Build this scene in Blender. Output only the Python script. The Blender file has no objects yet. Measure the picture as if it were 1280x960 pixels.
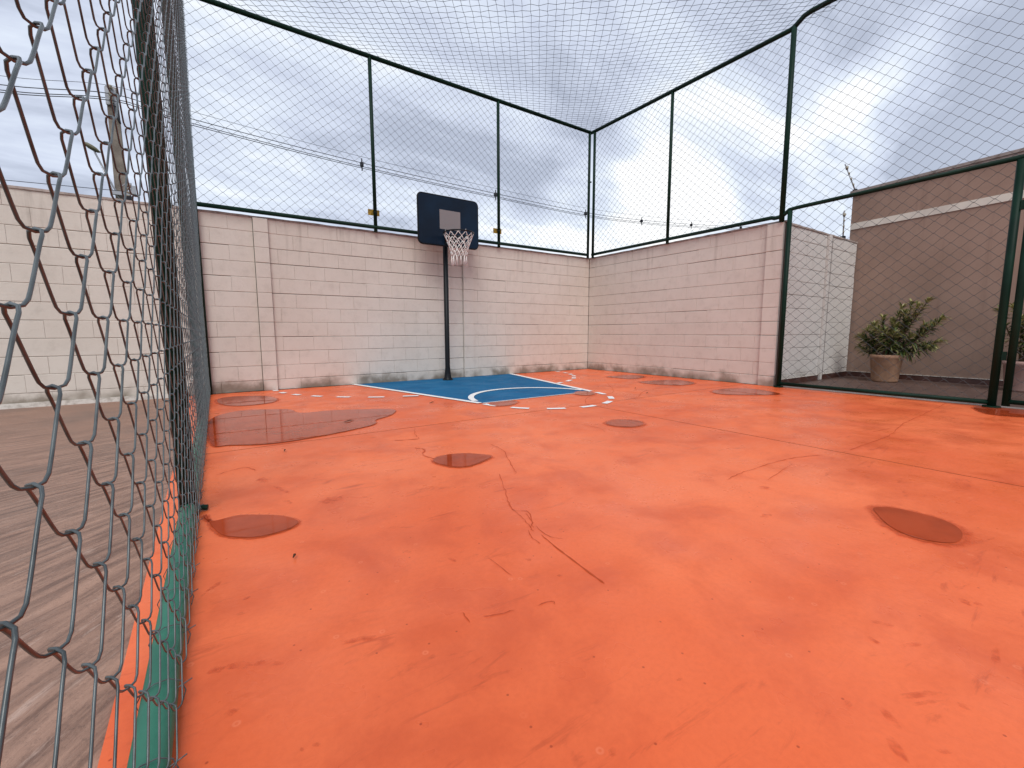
import bpy, bmesh, math, random
from mathutils import Vector, Matrix, noise as mnoise
random.seed(7)
sc = bpy.context.scene
C = sc.collection
PI = math.pi

# ------------------------------------------------------------------ camera
F_PX, YAW, PITCH, ROLL = 554.3, math.radians(-34.50), math.radians(6.71), math.radians(-0.16)
CAM = Vector((-6.834, -7.027, 0.807))
fw = Vector((-math.sin(YAW)*math.cos(PITCH), math.cos(YAW)*math.cos(PITCH), -math.sin(PITCH)))
rt = Vector((math.cos(YAW), math.sin(YAW), 0)); up = rt.cross(fw)
rt2 = math.cos(ROLL)*rt + math.sin(ROLL)*up; up2 = -math.sin(ROLL)*rt + math.cos(ROLL)*up
cd = bpy.data.cameras.new('camera'); cam = bpy.data.objects.new('camera', cd); C.objects.link(cam)
cd.sensor_width = 36; cd.lens = F_PX/1280*36; cd.clip_start = 0.01; cd.clip_end = 2000
M = Matrix((rt2, up2, -fw)).transposed().to_4x4(); M.translation = CAM
cam.matrix_world = M
sc.camera = cam

# ------------------------------------------------------------------ world and sun
SUN_EL, SUN_AZ = math.radians(52), math.radians(-122)    # azimuth measured from +X towards +Y
sc.view_settings.view_transform = 'Standard'; sc.view_settings.look = 'None'
sc.view_settings.exposure = 0.60; sc.view_settings.gamma = 1.0
W = bpy.data.worlds.new('World'); sc.world = W; W.use_nodes = True
nt = W.node_tree; nt.nodes.clear(); N = nt.nodes; L = nt.links
def wn(t, **kw):
    n = N.new(t)
    for k, v in kw.items(): setattr(n, k, v)
    return n
def wmath(op, a, b=None, c=None, clamp=False):
    n = wn('ShaderNodeMath', operation=op); n.use_clamp = clamp
    for i, v in enumerate((a, b, c)):
        if v is None: continue
        if isinstance(v, (int, float)): n.inputs[i].default_value = v
        else: L.new(v, n.inputs[i])
    return n.outputs[0]
tc = wn('ShaderNodeTexCoord'); dirv = tc.outputs['Generated']
sky = wn('ShaderNodeTexSky', sky_type='NISHITA'); sky.sun_disc = False
sky.sun_elevation = SUN_EL; sky.sun_rotation = PI/2 - SUN_AZ
sep = wn('ShaderNodeSeparateXYZ'); L.new(dirv, sep.inputs[0])
zz = wmath('ADD', wmath('MAXIMUM', sep.outputs[2], 0.0), 0.22)
cx_ = wmath('DIVIDE', sep.outputs[0], zz); cy_ = wmath('DIVIDE', sep.outputs[1], zz)
comb = wn('ShaderNodeCombineXYZ'); L.new(cx_, comb.inputs[0]); L.new(cy_, comb.inputs[1])
mp = wn('ShaderNodeMapping'); mp.inputs['Rotation'].default_value = (0, 0, math.radians(-20)); mp.inputs['Scale'].default_value = (0.55, 1.25, 1)
L.new(comb.outputs[0], mp.inputs[0])
n1 = wn('ShaderNodeTexNoise'); n1.inputs['Scale'].default_value = 2.3; n1.inputs['Detail'].default_value = 8; n1.inputs['Roughness'].default_value = .60; n1.inputs['Distortion'].default_value = .25
L.new(mp.outputs[0], n1.inputs['Vector'])
val = wmath('MULTIPLY_ADD', n1.outputs[0], 2.5, -0.86)
# bright breaks and grey banks of the cloud deck: (direction, half-angle deg, amount)
banks = [((.898,.229,.376),5,.36),((.898,.264,.352),5,.32),((.888,.321,.329),5,.28),((.880,.374,.294),5,.24),
 ((.776,.539,.329),8,.35),((.783,.567,.257),6,.40),((.708,.675,.207),9,.30),((.568,.795,.211),12,.18),((.071,.954,.29),8,.14),
 ((.93,.185,.317),6,-.38),((.95,.13,.36),8,-.25),((.913,.29,.285),4,-.22),((.901,.167,.42),10,-.20),((.625,.6,.5),16,-.08),((.2,.9,.36),12,-.05),
 ((.625,.732,.271),6,-.16),((.5,.82,.28),7,-.10)]
for d, ang, amt in banks:
    v = Vector(d).normalized()
    dp = wn('ShaderNodeVectorMath', operation='DOT_PRODUCT'); L.new(dirv, dp.inputs[0]); dp.inputs[1].default_value = v
    mr = wn('ShaderNodeMapRange', interpolation_type='SMOOTHERSTEP')
    mr.inputs['From Min'].default_value = math.cos(math.radians(ang*1.35)); mr.inputs['From Max'].default_value = 1.0
    L.new(dp.outputs['Value'], mr.inputs['Value'])
    val = wmath('MULTIPLY_ADD', mr.outputs[0], amt, val)
hz = wn('ShaderNodeMapRange', interpolation_type='SMOOTHSTEP'); hz.inputs['From Min'].default_value = .32; hz.inputs['From Max'].default_value = .02
L.new(sep.outputs[2], hz.inputs['Value']); val = wmath('MULTIPLY_ADD', hz.outputs[0], .10, val)
ramp = wn('ShaderNodeValToRGB'); cr = ramp.color_ramp
cr.elements[0].position = .05; cr.elements[0].color = (.41, .45, .55, 1)
cr.elements[1].position = 1.0; cr.elements[1].color = (.96, .96, .96, 1)
e = cr.elements.new(.35); e.color = (.56, .61, .73, 1)
e = cr.elements.new(.62); e.color = (.67, .73, .83, 1)
e = cr.elements.new(.82); e.color = (.82, .86, .91, 1)
L.new(val, ramp.inputs[0])
SKYK = 8.2
sc_ = wn('ShaderNodeVectorMath', operation='SCALE'); sc_.inputs['Scale'].default_value = SKYK; L.new(ramp.outputs[0], sc_.inputs[0])
mixs = wn('ShaderNodeMixRGB'); mixs.inputs[0].default_value = .93; L.new(sky.outputs[0], mixs.inputs[1]); L.new(sc_.outputs[0], mixs.inputs[2])
bg = wn('ShaderNodeBackground'); bg.inputs[1].default_value = 0.1; L.new(mixs.outputs[0], bg.inputs[0])
wo = wn('ShaderNodeOutputWorld'); L.new(bg.outputs[0], wo.inputs[0])

sd = bpy.data.lights.new('sun', 'SUN'); so = bpy.data.objects.new('sun', sd); C.objects.link(so)
sd.energy = 1.5; sd.angle = math.radians(32); sd.color = (1, .965, .92)
sv = Vector((math.cos(SUN_EL)*math.cos(SUN_AZ), math.cos(SUN_EL)*math.sin(SUN_AZ), math.sin(SUN_EL)))
so.rotation_euler = sv.to_track_quat('Z', 'Y').to_euler()

# ------------------------------------------------------------------ helpers
def tag(o, label=None, cat=None, group=None, kind=None):
    if label: o['label'] = label
    if cat: o['category'] = cat
    if group: o['group'] = group
    if kind: o['kind'] = kind
    return o
def empty(name, loc=(0,0,0), **kw):
    o = bpy.data.objects.new(name, None); C.objects.link(o); o.location = loc; o.empty_display_size = .1
    return tag(o, **kw)
def link(name, me, parent=None, loc=None):
    o = bpy.data.objects.new(name, me); C.objects.link(o)
    if parent: o.parent = parent
    if loc is not None: o.location = loc
    return o
def copy_tree(o, parent=None, **kw):
    c = o.copy(); C.objects.link(c)
    if parent is not None: c.parent = parent
    for ch in list(o.children): copy_tree(ch, c)
    return tag(c, **kw)

class MB:
    def __init__(s): s.v=[]; s.f=[]; s.m=[]
    def add(s, vs, fs, mi=0):
        b=len(s.v); s.v += [tuple(v) for v in vs]; s.f += [tuple(i+b for i in f) for f in fs]; s.m += [mi]*len(fs); return s
    def box(s, a, b, mi=0):
        (x0,y0,z0),(x1,y1,z1)=a,b
        vs=[(x0,y0,z0),(x1,y0,z0),(x1,y1,z0),(x0,y1,z0),(x0,y0,z1),(x1,y0,z1),(x1,y1,z1),(x0,y1,z1)]
        return s.add(vs,[(0,3,2,1),(4,5,6,7),(0,1,5,4),(1,2,6,5),(2,3,7,6),(3,0,4,7)],mi)
    def tube(s, pts, r, n=6, closed=False, caps=True, mi=0):
        pts=[Vector(p) for p in pts]; k=len(pts)
        rr = r if isinstance(r,(list,tuple)) else [r]*k
        vs=[]; prev=None
        for i,p in enumerate(pts):
            if closed: t=(pts[(i+1)%k]-pts[i-1])
            else: t=(pts[min(i+1,k-1)]-pts[max(i-1,0)])
            if t.length<1e-9: t=Vector((0,0,1))
            t.normalize()
            if prev is None:
                u=t.cross(Vector((0,0,1)) if abs(t.z)<.9 else Vector((1,0,0)))
            else: u=prev-t*prev.dot(t)
            u.normalize(); prev=u; w=t.cross(u)
            for j in range(n):
                a=2*PI*j/n; vs.append(p+(u*math.cos(a)+w*math.sin(a))*rr[i])
        fs=[]
        for i in range(k if closed else k-1):
            i2=(i+1)%k
            for j in range(n):
                j2=(j+1)%n; fs.append((i*n+j,i*n+j2,i2*n+j2,i2*n+j))
        if caps and not closed:
            fs.append(tuple(range(n))[::-1]); fs.append(tuple((k-1)*n+j for j in range(n)))
        return s.add(vs,fs,mi)
    def lathe(s, prof, n=32, c=(0,0), mi=0):
        vs=[(c[0]+r*math.cos(2*PI*j/n), c[1]+r*math.sin(2*PI*j/n), z) for r,z in prof for j in range(n)]
        fs=[(i*n+j,i*n+(j+1)%n,(i+1)*n+(j+1)%n,(i+1)*n+j) for i in range(len(prof)-1) for j in range(n)]
        return s.add(vs,fs,mi)
    def sheet(s, poly, z, mi=0):
        return s.add([(x,y,z) for x,y in poly],[tuple(range(len(poly)))],mi)
    def mesh(s, name, mats, smooth=False):
        me=bpy.data.meshes.new(name); me.from_pydata(s.v,[],s.f); me.update()
        for m in (mats if isinstance(mats,(list,tuple)) else [mats]): me.materials.append(m)
        if any(s.m): me.polygons.foreach_set('material_index', s.m)
        if smooth: me.polygons.foreach_set('use_smooth',[True]*len(me.polygons))
        return me
    def build(s, name, mats, parent=None, smooth=False, **kw):
        return tag(link(name, s.mesh(name,mats,smooth), parent), **kw)

def catmull(pts, n=8, closed=False):
    out=[]; k=len(pts); P=[Vector(p) for p in pts]
    rng = range(k) if closed else range(k-1)
    for i in rng:
        a=P[(i-1)%k] if closed or i>0 else P[0]; b=P[i]; c=P[(i+1)%k]; d=P[(i+2)%k] if closed or i+2<k else P[-1]
        for j in range(n):
            t=j/n; out.append(.5*((2*b)+(c-a)*t+(2*a-5*b+4*c-d)*t*t+(3*b-a-3*c+d)*t**3))
    if not closed: out.append(P[-1])
    return out

# ------------------------------------------------------------------ materials
class Mat:
    def __init__(s, name, rough=.6, spec=.5, metal=0.0, ior=None):
        m=bpy.data.materials.new(name); m.use_nodes=True; s.m=m; s.nt=m.node_tree; s.N=s.nt.nodes; s.L=s.nt.links
        s.b=s.N['Principled BSDF']; s.b.inputs['Roughness'].default_value=rough; s.b.inputs['Metallic'].default_value=metal
        s.b.inputs['Specular IOR Level'].default_value=spec
        if ior: s.b.inputs['IOR'].default_value=ior
        g=s.N.new('ShaderNodeNewGeometry'); s.pos=g.outputs['Position']
    def vec(s, scale=(1,1,1), rot=(0,0,0), loc=(0,0,0), src=None):
        n=s.N.new('ShaderNodeMapping'); n.inputs['Scale'].default_value=scale; n.inputs['Rotation'].default_value=rot; n.inputs['Location'].default_value=loc
        s.L.new(src or s.pos,n.inputs[0]); return n.outputs[0]
    def noise(s, scale, detail=4, rough=.55, v=None, dist=0.0):
        n=s.N.new('ShaderNodeTexNoise'); n.inputs['Scale'].default_value=scale; n.inputs['Detail'].default_value=detail
        n.inputs['Roughness'].default_value=rough; n.inputs['Distortion'].default_value=dist
        s.L.new(v or s.pos,n.inputs['Vector']); return n.outputs[0]
    def voro(s, scale, v=None):
        n=s.N.new('ShaderNodeTexVoronoi'); n.voronoi_dimensions='2D'; n.inputs['Scale'].default_value=scale; s.L.new(v or s.pos,n.inputs['Vector']); return n.outputs[0]
    def math(s, op, a, b=None, c=None, clamp=False):
        n=s.N.new('ShaderNodeMath'); n.operation=op; n.use_clamp=clamp
        for i,x in enumerate((a,b,c)):
            if x is None: continue
            if isinstance(x,(int,float)): n.inputs[i].default_value=x
            else: s.L.new(x,n.inputs[i])
        return n.outputs[0]
    def rng(s, x, a, b, c=0.0, d=1.0):
        n=s.N.new('ShaderNodeMapRange'); n.interpolation_type='SMOOTHSTEP'
        for k,q in (('From Min',a),('From Max',b),('To Min',c),('To Max',d)): n.inputs[k].default_value=q
        s.L.new(x,n.inputs['Value']); return n.outputs[0]
    def mix(s, f, a, b):
        n=s.N.new('ShaderNodeMixRGB')
        for i,x in enumerate((f,a,b)):
            if isinstance(x,(int,float)): n.inputs[i].default_value=x
            elif isinstance(x,tuple): n.inputs[i].default_value=(*x,1)
            else: s.L.new(x,n.inputs[i])
        return n.outputs[0]
    def col(s, x):
        if isinstance(x,tuple): s.b.inputs['Base Color'].default_value=(*x,1)
        else: s.L.new(x,s.b.inputs['Base Color'])
        return s
    def rough(s, x): s.L.new(x,s.b.inputs['Roughness']); return s
    def bump(s, h, strength=.3, dist=.01):
        n=s.N.new('ShaderNodeBump'); n.inputs['Strength'].default_value=strength; n.inputs['Distance'].default_value=dist
        s.L.new(h,n.inputs['Height']); s.L.new(n.outputs[0],s.b.inputs['Normal']); return s
    def sep(s, i):
        n=s.N.new('ShaderNodeSeparateXYZ'); s.L.new(s.pos,n.inputs[0]); return n.outputs[i]
    def objrand(s):
        n=s.N.new('ShaderNodeObjectInfo'); return n.outputs['Random']

def floor_wear(k, base, light, dark, stain, rr=(.24,.46)):
    """painted concrete: broad clouding, dull scuffs, small pits, drips"""
    big=k.noise(.55,4,.6); mid=k.noise(2.6,5,.6,dist=.4)
    c=k.mix(k.rng(big,.3,.7),base,light)
    c=k.mix(k.math('MULTIPLY',k.rng(mid,.42,.70),.55),c,dark)
    sv_=k.vec((2.2,9,1),(0,0,math.radians(52)))
    sm=k.rng(k.noise(1.7,6,.7,sv_,.8),.56,.70); gate=k.rng(k.noise(.9,3,.5),.42,.58)
    c=k.mix(k.math('MULTIPLY',k.math('MULTIPLY',sm,gate),.55),c,stain)
    pit=k.rng(k.voro(6.0),.010,.024,1,0); pg=k.rng(k.noise(2.9,2),.47,.52)
    c=k.mix(k.math('MULTIPLY',k.math('MULTIPLY',pit,pg),.9),c,stain)
    ring=k.math('MULTIPLY',k.math('MULTIPLY',k.rng(k.voro(4.3),.028,.042,1,0),k.rng(k.voro(4.3),.010,.020,0,1)),k.rng(k.noise(1.3,2),.45,.52))
    c=k.mix(k.math('MULTIPLY',ring,.22),c,(.95,.35,.19))
    fine=k.noise(60,5,.7)
    c=k.mix(k.math('MULTIPLY',k.rng(fine,.35,.75),.22),c,dark)
    k.col(c)
    k.rough(k.rng(k.noise(3.1,4,.6),.3,.7,*rr))
    k.bump(k.math('ADD',k.math('MULTIPLY',k.noise(9,5,.6),1.0),k.math('MULTIPLY',k.noise(110,3,.6),.12)),.22,.012)
def soften(k,lo=.0,hi=1.0):
    """thin wear film: fades out with the mesh's own edge weight"""
    at=k.N.new('ShaderNodeAttribute'); at.attribute_name='film'
    tr=k.N.new('ShaderNodeBsdfTransparent'); mx=k.N.new('ShaderNodeMixShader')
    nz=k.math('MULTIPLY_ADD',k.math('SUBTRACT',k.noise(26,4,.65),.5),.9,at.outputs['Fac'])
    k.L.new(k.rng(nz,lo+.15,hi-.1),mx.inputs[0]); k.L.new(tr.outputs[0],mx.inputs[1]); k.L.new(k.b.outputs[0],mx.inputs[2])
    k.L.new(mx.outputs[0],k.N['Material Output'].inputs['Surface'])
k=Mat('orange_court_paint',spec=.30); floor_wear(k,(.76,.128,.036),(.89,.195,.068),(.56,.076,.020),(.40,.050,.014)); M_ORANGE=k.m
k=Mat('blue_court_paint',spec=.06); floor_wear(k,(.014,.118,.250),(.020,.145,.295),(.010,.088,.20),(.012,.04,.075),(.55,.8)); M_BLUE=k.m
k=Mat('white_line_paint',.5); k.col(k.mix(k.rng(k.noise(24,5,.65),.54,.78),(.84,.84,.82),(.72,.50,.42))); M_WHITE=k.m
k=Mat('crack_dirt',.8,.2); k.col((.50,.078,.026)); M_CRACK=k.m
k=Mat('scuff_stain_paint',.45,.25); k.col(k.mix(k.rng(k.noise(60,4,.7),.35,.65),(.50,.070,.022),(.66,.105,.034))); soften(k); M_STAIN=k.m
k=Mat('joint_filler',.8,.2); k.col((.045,.016,.010)); M_JOINT=k.m
k=Mat('puddle_water',.015,.5,ior=1.33); k.col(k.mix(k.rng(k.noise(5,4),.35,.7),(.43,.062,.019),(.33,.046,.014))); k.bump(k.noise(14,2),.02,.002); M_WATER=k.m
k=Mat('damp_paint',.34,.25,ior=1.36); k.col(k.mix(k.rng(k.noise(9,4),.35,.7),(.66,.112,.036),(.58,.092,.028))); soften(k,-.1,.9); M_DAMP=k.m

def wall_paint(name, a, b, grime):
    k=Mat(name,.72,.3)
    c=k.mix(k.rng(k.noise(.8,5,.6),.3,.7),a,b)
    c=k.mix(k.math('MULTIPLY',k.rng(k.noise(7,6,.7),.45,.8),.22),c,grime)
    # run-off streaks below the coping and rain-splash grime along the ground
    z=k.sep(2)
    st=k.rng(k.noise(1.0,5,.65,k.vec((9,9,.7))),.53,.75); stg=k.rng(z,1.2,2.35,0,.38)
    c=k.mix(k.math('MULTIPLY',st,stg),c,grime)
    edge=k.math('ADD',z,k.math('MULTIPLY',k.math('SUBTRACT',k.noise(3.2,5,.7),.5),.34))
    c=k.mix(k.math('MULTIPLY',k.math('MULTIPLY',k.rng(edge,.20,.03),k.rng(k.noise(2.1,3,.5),.36,.56)),.95),c,grime)
    c=k.mix(k.math('MULTIPLY',k.objrand(),.10),c,b)
    k.col(c); k.bump(k.math('ADD',k.noise(38,5,.65),k.math('MULTIPLY',k.noise(170,3,.6),.4)),.42,.006)
    return k.m
M_WALL=wall_paint('cream_pink_wall_paint',(.605,.545,.475),(.660,.605,.535),(.200,.165,.125))
M_WALLW=wall_paint('white_wall_paint',(.60,.57,.53),(.66,.63,.59),(.30,.27,.23))
k=Mat('mortar_gap',.9,.2); k.col((.085,.062,.052)); M_MORTAR=k.m
k=Mat('coping_cement',.8,.3); k.col(k.mix(k.rng(k.noise(12,5),.3,.7),(.42,.35,.31),(.26,.21,.185))); k.bump(k.noise(40,4),.5,.01); M_COPE=k.m

k=Mat('dark_green_enamel',.5,.14)
c=k.mix(k.rng(k.noise(3,4),.35,.7),(.0035,.018,.011),(.006,.028,.017)); c=k.mix(k.rng(k.noise(22,6,.7),.70,.76),c,(.05,.025,.015))
k.col(c); k.bump(k.noise(90,3),.12,.002); M_GREEN=k.m
k=Mat('lit_worn_green_enamel',.38,.5)  # post green made lighter: light on the bottom rail put into the colour
c=k.mix(k.rng(k.noise(4,4),.35,.7),(.012,.095,.058),(.024,.145,.092)); c=k.mix(k.rng(k.noise(26,6,.7),.64,.72),c,(.035,.05,.04))
k.col(c); k.bump(k.noise(60,4),.2,.003); M_GREENLIT=k.m
k=Mat('galvanised_wire',.36,.75,.25); k.col(k.mix(k.rng(k.noise(30,4),.35,.7),(.088,.107,.108),(.042,.052,.053))); M_WIRE=k.m
k=Mat('dull_mesh_wire',.5,.5,.3); k.col((.10,.105,.105)); M_MESH=k.m
k=Mat('net_cord',.8,.2); k.col((.025,.03,.04)); M_CORD=k.m

k=Mat('brown_path_concrete',.6,.4)
px,py=k.sep(0),k.sep(1)
vv=k.math('SUBTRACT',px,k.math('MULTIPLY',k.math('EXPONENT',k.math('MULTIPLY',k.math('ADD',py,5.8),.45)),1.339))
uu=k.math('ADD',k.math('MULTIPLY',px,.8),k.math('MULTIPLY',py,.5))
cb_=k.N.new('ShaderNodeCombineXYZ'); k.L.new(k.math('MULTIPLY',vv,7.0),cb_.inputs[0]); k.L.new(k.math('MULTIPLY',uu,1.3),cb_.inputs[1]); v=cb_.outputs[0]
wv=k.N.new('ShaderNodeMixRGB'); wv.blend_type='ADD'; wv.inputs[0].default_value=1.0; k.L.new(v,wv.inputs[1])
wn3=k.N.new('ShaderNodeTexNoise'); wn3.inputs['Scale'].default_value=1.3; k.L.new(k.pos,wn3.inputs['Vector']); k.L.new(wn3.outputs[1],wv.inputs[2])
s1=k.noise(2.4,7,.68,wv.outputs[0]); s2=k.noise(6,6,.7,wv.outputs[0])
c=k.mix(k.rng(s1,.3,.68),(.145,.078,.054),(.375,.222,.158)); c=k.mix(k.math('MULTIPLY',k.rng(s2,.55,.72),.7),c,(.50,.35,.28))
c=k.mix(k.math('MULTIPLY',k.rng(k.noise(1.1,4),.45,.7),.35),c,(.10,.085,.075))
c=k.mix(k.math('MULTIPLY',k.rng(k.noise(75,5,.75),.52,.68),.35),c,(.07,.045,.035))
k.col(c); k.rough(k.rng(s1,.3,.7,.42,.7)); k.bump(k.math('ADD',s1,k.math('MULTIPLY',k.noise(90,4,.7),.25)),.6,.012); M_PATH=k.m
k=Mat('yard_floor_tile',.5,.4); k.col(k.mix(k.rng(k.noise(5,5),.3,.7),(.085,.050,.040),(.13,.078,.062))); k.bump(k.noise(30,4),.2,.005); M_YARD=k.m
k=Mat('skirting_ceramic',.35,.5); k.col(k.mix(k.rng(k.noise(8,4),.3,.7),(.055,.022,.017),(.085,.036,.027))); M_SKIRT=k.m
k=Mat('grey_cement',.75,.3); k.col(k.mix(k.rng(k.noise(7,6,.65),.3,.7),(.20,.17,.155),(.33,.29,.27))); k.bump(k.noise(45,5),.4,.006); M_CEM=k.m
k=Mat('pale_grout_edge',.7,.3); k.col(k.mix(k.rng(k.noise(18,4),.4,.7),(.66,.62,.56),(.42,.38,.33))); M_PALE=k.m
k=Mat('brown_render_plaster',.85,.25)
c=k.mix(k.rng(k.noise(.7,5,.6),.3,.7),(.255,.170,.130),(.335,.228,.178)); c=k.mix(k.math('MULTIPLY',k.rng(k.noise(1.3,5,.6,k.vec((6,6,.5))),.5,.8),.35),c,(.15,.095,.072))
k.col(c); k.bump(k.noise(130,4,.7),.5,.004); M_BROWN=k.m
k=Mat('pale_band_paint',.75,.3); k.col(k.mix(k.rng(k.noise(3,5),.3,.7),(.66,.61,.53),(.54,.49,.43))); M_BAND=k.m
k=Mat('ground_soil',.95,.2); k.col(k.mix(k.noise(.3,5),(.10,.085,.06),(.055,.075,.035))); M_SOIL=k.m

k=Mat('navy_backboard',.33,.22); k.col(k.mix(k.rng(k.noise(2.2,4),.3,.7),(.002,.008,.020),(.003,.015,.036))); M_NAVY=k.m
k=Mat('grey_target_paint',.5,.4); k.col((.22,.20,.20)); M_TARGET=k.m
k=Mat('black_pole_paint',.4,.2); k.col((.006,.008,.010)); M_BLACK=k.m
k=Mat('white_net_cord',.85,.2); k.col(k.mix(k.noise(40,3),(.85,.82,.78),(.70,.64,.60))); M_NET=k.m
k=Mat('bolt_steel',.3,.5,.9); k.col((.55,.55,.55)); M_BOLT=k.m
k=Mat('yellow_sign_back',.55,.4); k.col(k.mix(k.rng(k.noise(30,4),.4,.65),(.42,.27,.020),(.20,.13,.012))); M_YEL=k.m
k=Mat('clay_pot',.75,.3); k.col(k.mix(k.rng(k.noise(9,5),.3,.7),(.40,.235,.145),(.30,.17,.105))); k.bump(k.noise(30,4),.3,.005); M_CLAY=k.m
k=Mat('pink_pot',.7,.3); k.col(k.mix(k.rng(k.noise(9,5),.3,.7),(.42,.27,.23),(.33,.20,.17))); M_PINK=k.m
k=Mat('potting_soil',.95,.1); k.col((.030,.018,.012)); M_DIRT=k.m
def leafm(n,a,b):
    k=Mat(n,.42,.4); k.col(k.mix(k.noise(25,2),a,b)); return k.m
M_LEAF=[leafm('dark_leaf',(.018,.040,.011),(.034,.068,.016)),leafm('mid_leaf',(.065,.110,.022),(.11,.15,.034)),leafm('pale_leaf_edge',(.40,.38,.13),(.55,.48,.22))]
k=Mat('plant_stem',.8,.2); k.col((.10,.065,.04)); M_STEM=k.m
k=Mat('pole_concrete',.85,.3); k.col(k.mix(k.rng(k.noise(3,5),.3,.7),(.28,.235,.195),(.17,.14,.115))); k.bump(k.noise(20,4),.4,.02); M_POLE=k.m
k=Mat('cable_black',.6,.3); k.col((.012,.013,.018)); M_CABLE=k.m
k=Mat('lamp_housing',.5,.4); k.col((.14,.13,.08)); M_LAMP=k.m
k=Mat('insulator_plastic',.5,.4); k.col((.32,.29,.22)); M_INS=k.m
k=Mat('aluminium_bar',.4,.5,.6); k.col((.38,.38,.39)); M_ALU=k.m
k=Mat('dry_leaf',.8,.2); k.col((.07,.03,.015)); M_DRY=k.m

# ------------------------------------------------------------------ ground
g=MB().box((-600,-600,-.9),(600,600,-.12)).build('ground',M_SOIL,kind='structure',label='open soil and rough grass ground beyond the walls')

def fencex(y): return -6.870+.0165*y       # axis of the side fence
court=empty('court_floor',(0,0,0),kind='structure',label='orange painted concrete court floor with joints, cracks and blue key')
JY, JX, G = -3.481, -3.381, .006
def slab(poly):
    """slab with a small worn arris"""
    bm=bmesh.new(); vs=[bm.verts.new((x,y,0)) for x,y in poly]; f=bm.faces.new(vs)
    if f.normal.z<0: f.normal_flip()
    r=bmesh.ops.extrude_face_region(bm,geom=[f]); 
    for v in r['geom']:
        if isinstance(v,bmesh.types.BMVert): v.co.z=-.11
    bmesh.ops.recalc_face_normals(bm,faces=bm.faces)
    me=bpy.data.meshes.new('floor_slab'); bm.to_mesh(me); bm.free(); me.materials.append(M_ORANGE)
    return link('floor_slab',me,court)
XL=-7.045
slab([(XL+.0177*0,-.002),(.02,-.002),(.02,JY+G),(XL-.0,JY+G)])
slab([(XL,JY-G),(JX-G,JY-G),(JX-G,-10.5),(XL-.03,-10.5)])
slab([(JX+G,JY-G),(.02,JY-G),(.02,-10.5),(JX+G,-10.5)])
MB().box((-7.03,-10.4,-.12),(.015,-.004,-.0015)).build('joint_filler',M_JOINT,court)
# key: old trapezoid shape
A0,A1,B0,B1=(-4.985,-.004),(-2.035,-.004),(-4.315,-2.72),(-2.575,-2.72)
MB().sheet([B0,B1,A1,A0],.003).build('blue_key',M_BLUE,court)
def strip(pts,w,z):
    mb=MB(); pts=[Vector((p[0],p[1])) for p in pts]; L_=[];R_=[]
    for i,p in enumerate(pts):
        t=(pts[min(i+1,len(pts)-1)]-pts[max(i-1,0)]).normalized(); n=Vector((-t.y,t.x))*w/2
        ww=1
        L_.append(p+n*ww); R_.append(p-n*ww)
    n=len(pts); vs=[(p.x,p.y,z) for p in L_+R_]
    return mb.add(vs,[(i,n+i,n+i+1,i+1) for i in range(n-1)])
strip([A0,B0],.075,.007).build('key_line',M_WHITE,court)
strip([A1,B1],.075,.007).build('key_line',M_WHITE,court)
strip([(B0[0]+.03,B0[1]-.012),(B1[0]-.03,B1[1]-.012)],.022,.0055).build('free_throw_line',M_WHITE,court)
arc=[(-3.445+.85*math.cos(a),-2.70+.86*math.sin(a)) for a in [PI*i/40 for i in range(2,39)]]
strip(arc,.072,.0085).build('free_throw_arc',M_WHITE,court)
for i in range(7):     # dashed lower half of the free-throw circle
    a0=PI+PI*(i+.18)/7; a1=PI+PI*(i+.70)/7
    strip([(-3.445+.86*math.cos(a0+(a1-a0)*j/6),-2.72+.87*math.sin(a0+(a1-a0)*j/6)) for j in range(7)],.070,.005).build('line_dash',M_WHITE,court)
th=[(0.02,.07),(.17,.235),(.335,.40),(.50,.575),(.67,.75),(.85,.935),(1.03,1.11),(2.04,2.11),(2.20,2.30),(2.40,2.48),(2.57,2.645),(2.73,2.80),(2.885,2.95),(3.04,3.10)]
for a0,a1 in th:       # dashed long arc round the basket
    strip([(-3.53-2.55*math.cos(a0+(a1-a0)*j/5),-.02-1.97*math.sin(a0+(a1-a0)*j/5)) for j in range(6)],.072,.0105 if 1.03<=a0<2.1 else .005).build('line_dash',M_WHITE,court)
def crack(pts,w=.007,n=9,j=.005,mat=None,nm='crack'):
    w*=.5
    p=catmull([(a,b,0) for a,b in pts],n)
    q=[(a.x+random.uniform(-j,j),a.y+random.uniform(-j,j)) for a in p]
    mb=MB(); V=[Vector(a) for a in q]; vs=[]
    for i,a in enumerate(V):
        t=(V[min(i+1,len(V)-1)]-V[max(i-1,0)]).normalized(); nn=Vector((-t.y,t.x))*w*random.uniform(.2,.75)*(0.25 if i in (0,len(V)-1) else 1)
        vs+= [(a.x+nn.x,a.y+nn.y,.0022),(a.x-nn.x,a.y-nn.y,.0022)]
    mb.add(vs,[(2*i,2*i+1,2*i+3,2*i+2) for i in range(len(V)-1)])
    mb.build(nm,mat or M_CRACK,court)
crack([(-5.19,-4.35),(-5.21,-4.55),(-5.36,-4.88),(-5.42,-5.01)])
crack([(-5.5,-4.96),(-5.66,-5.27),(-5.73,-5.42),(-5.69,-5.49),(-5.77,-5.63)],.006)
crack([(-5.73,-5.42),(-5.755,-5.55),(-5.79,-5.66)],.005,9,.003); crack([(-5.782,-5.70),(-5.805,-5.85),(-5.83,-6.09)],.010,9,.0012)
crack([(-4.54,-5.76),(-4.33,-5.74),(-3.84,-5.76),(-3.58,-5.84)],.009)
crack([(-5.68,-4.14),(-5.64,-4.22),(-5.7,-4.34),(-5.66,-4.55)],.014)
crack([(-5.72,-3.85),(-5.63,-3.885),(-5.55,-3.91)],.022,5,.004)
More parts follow.
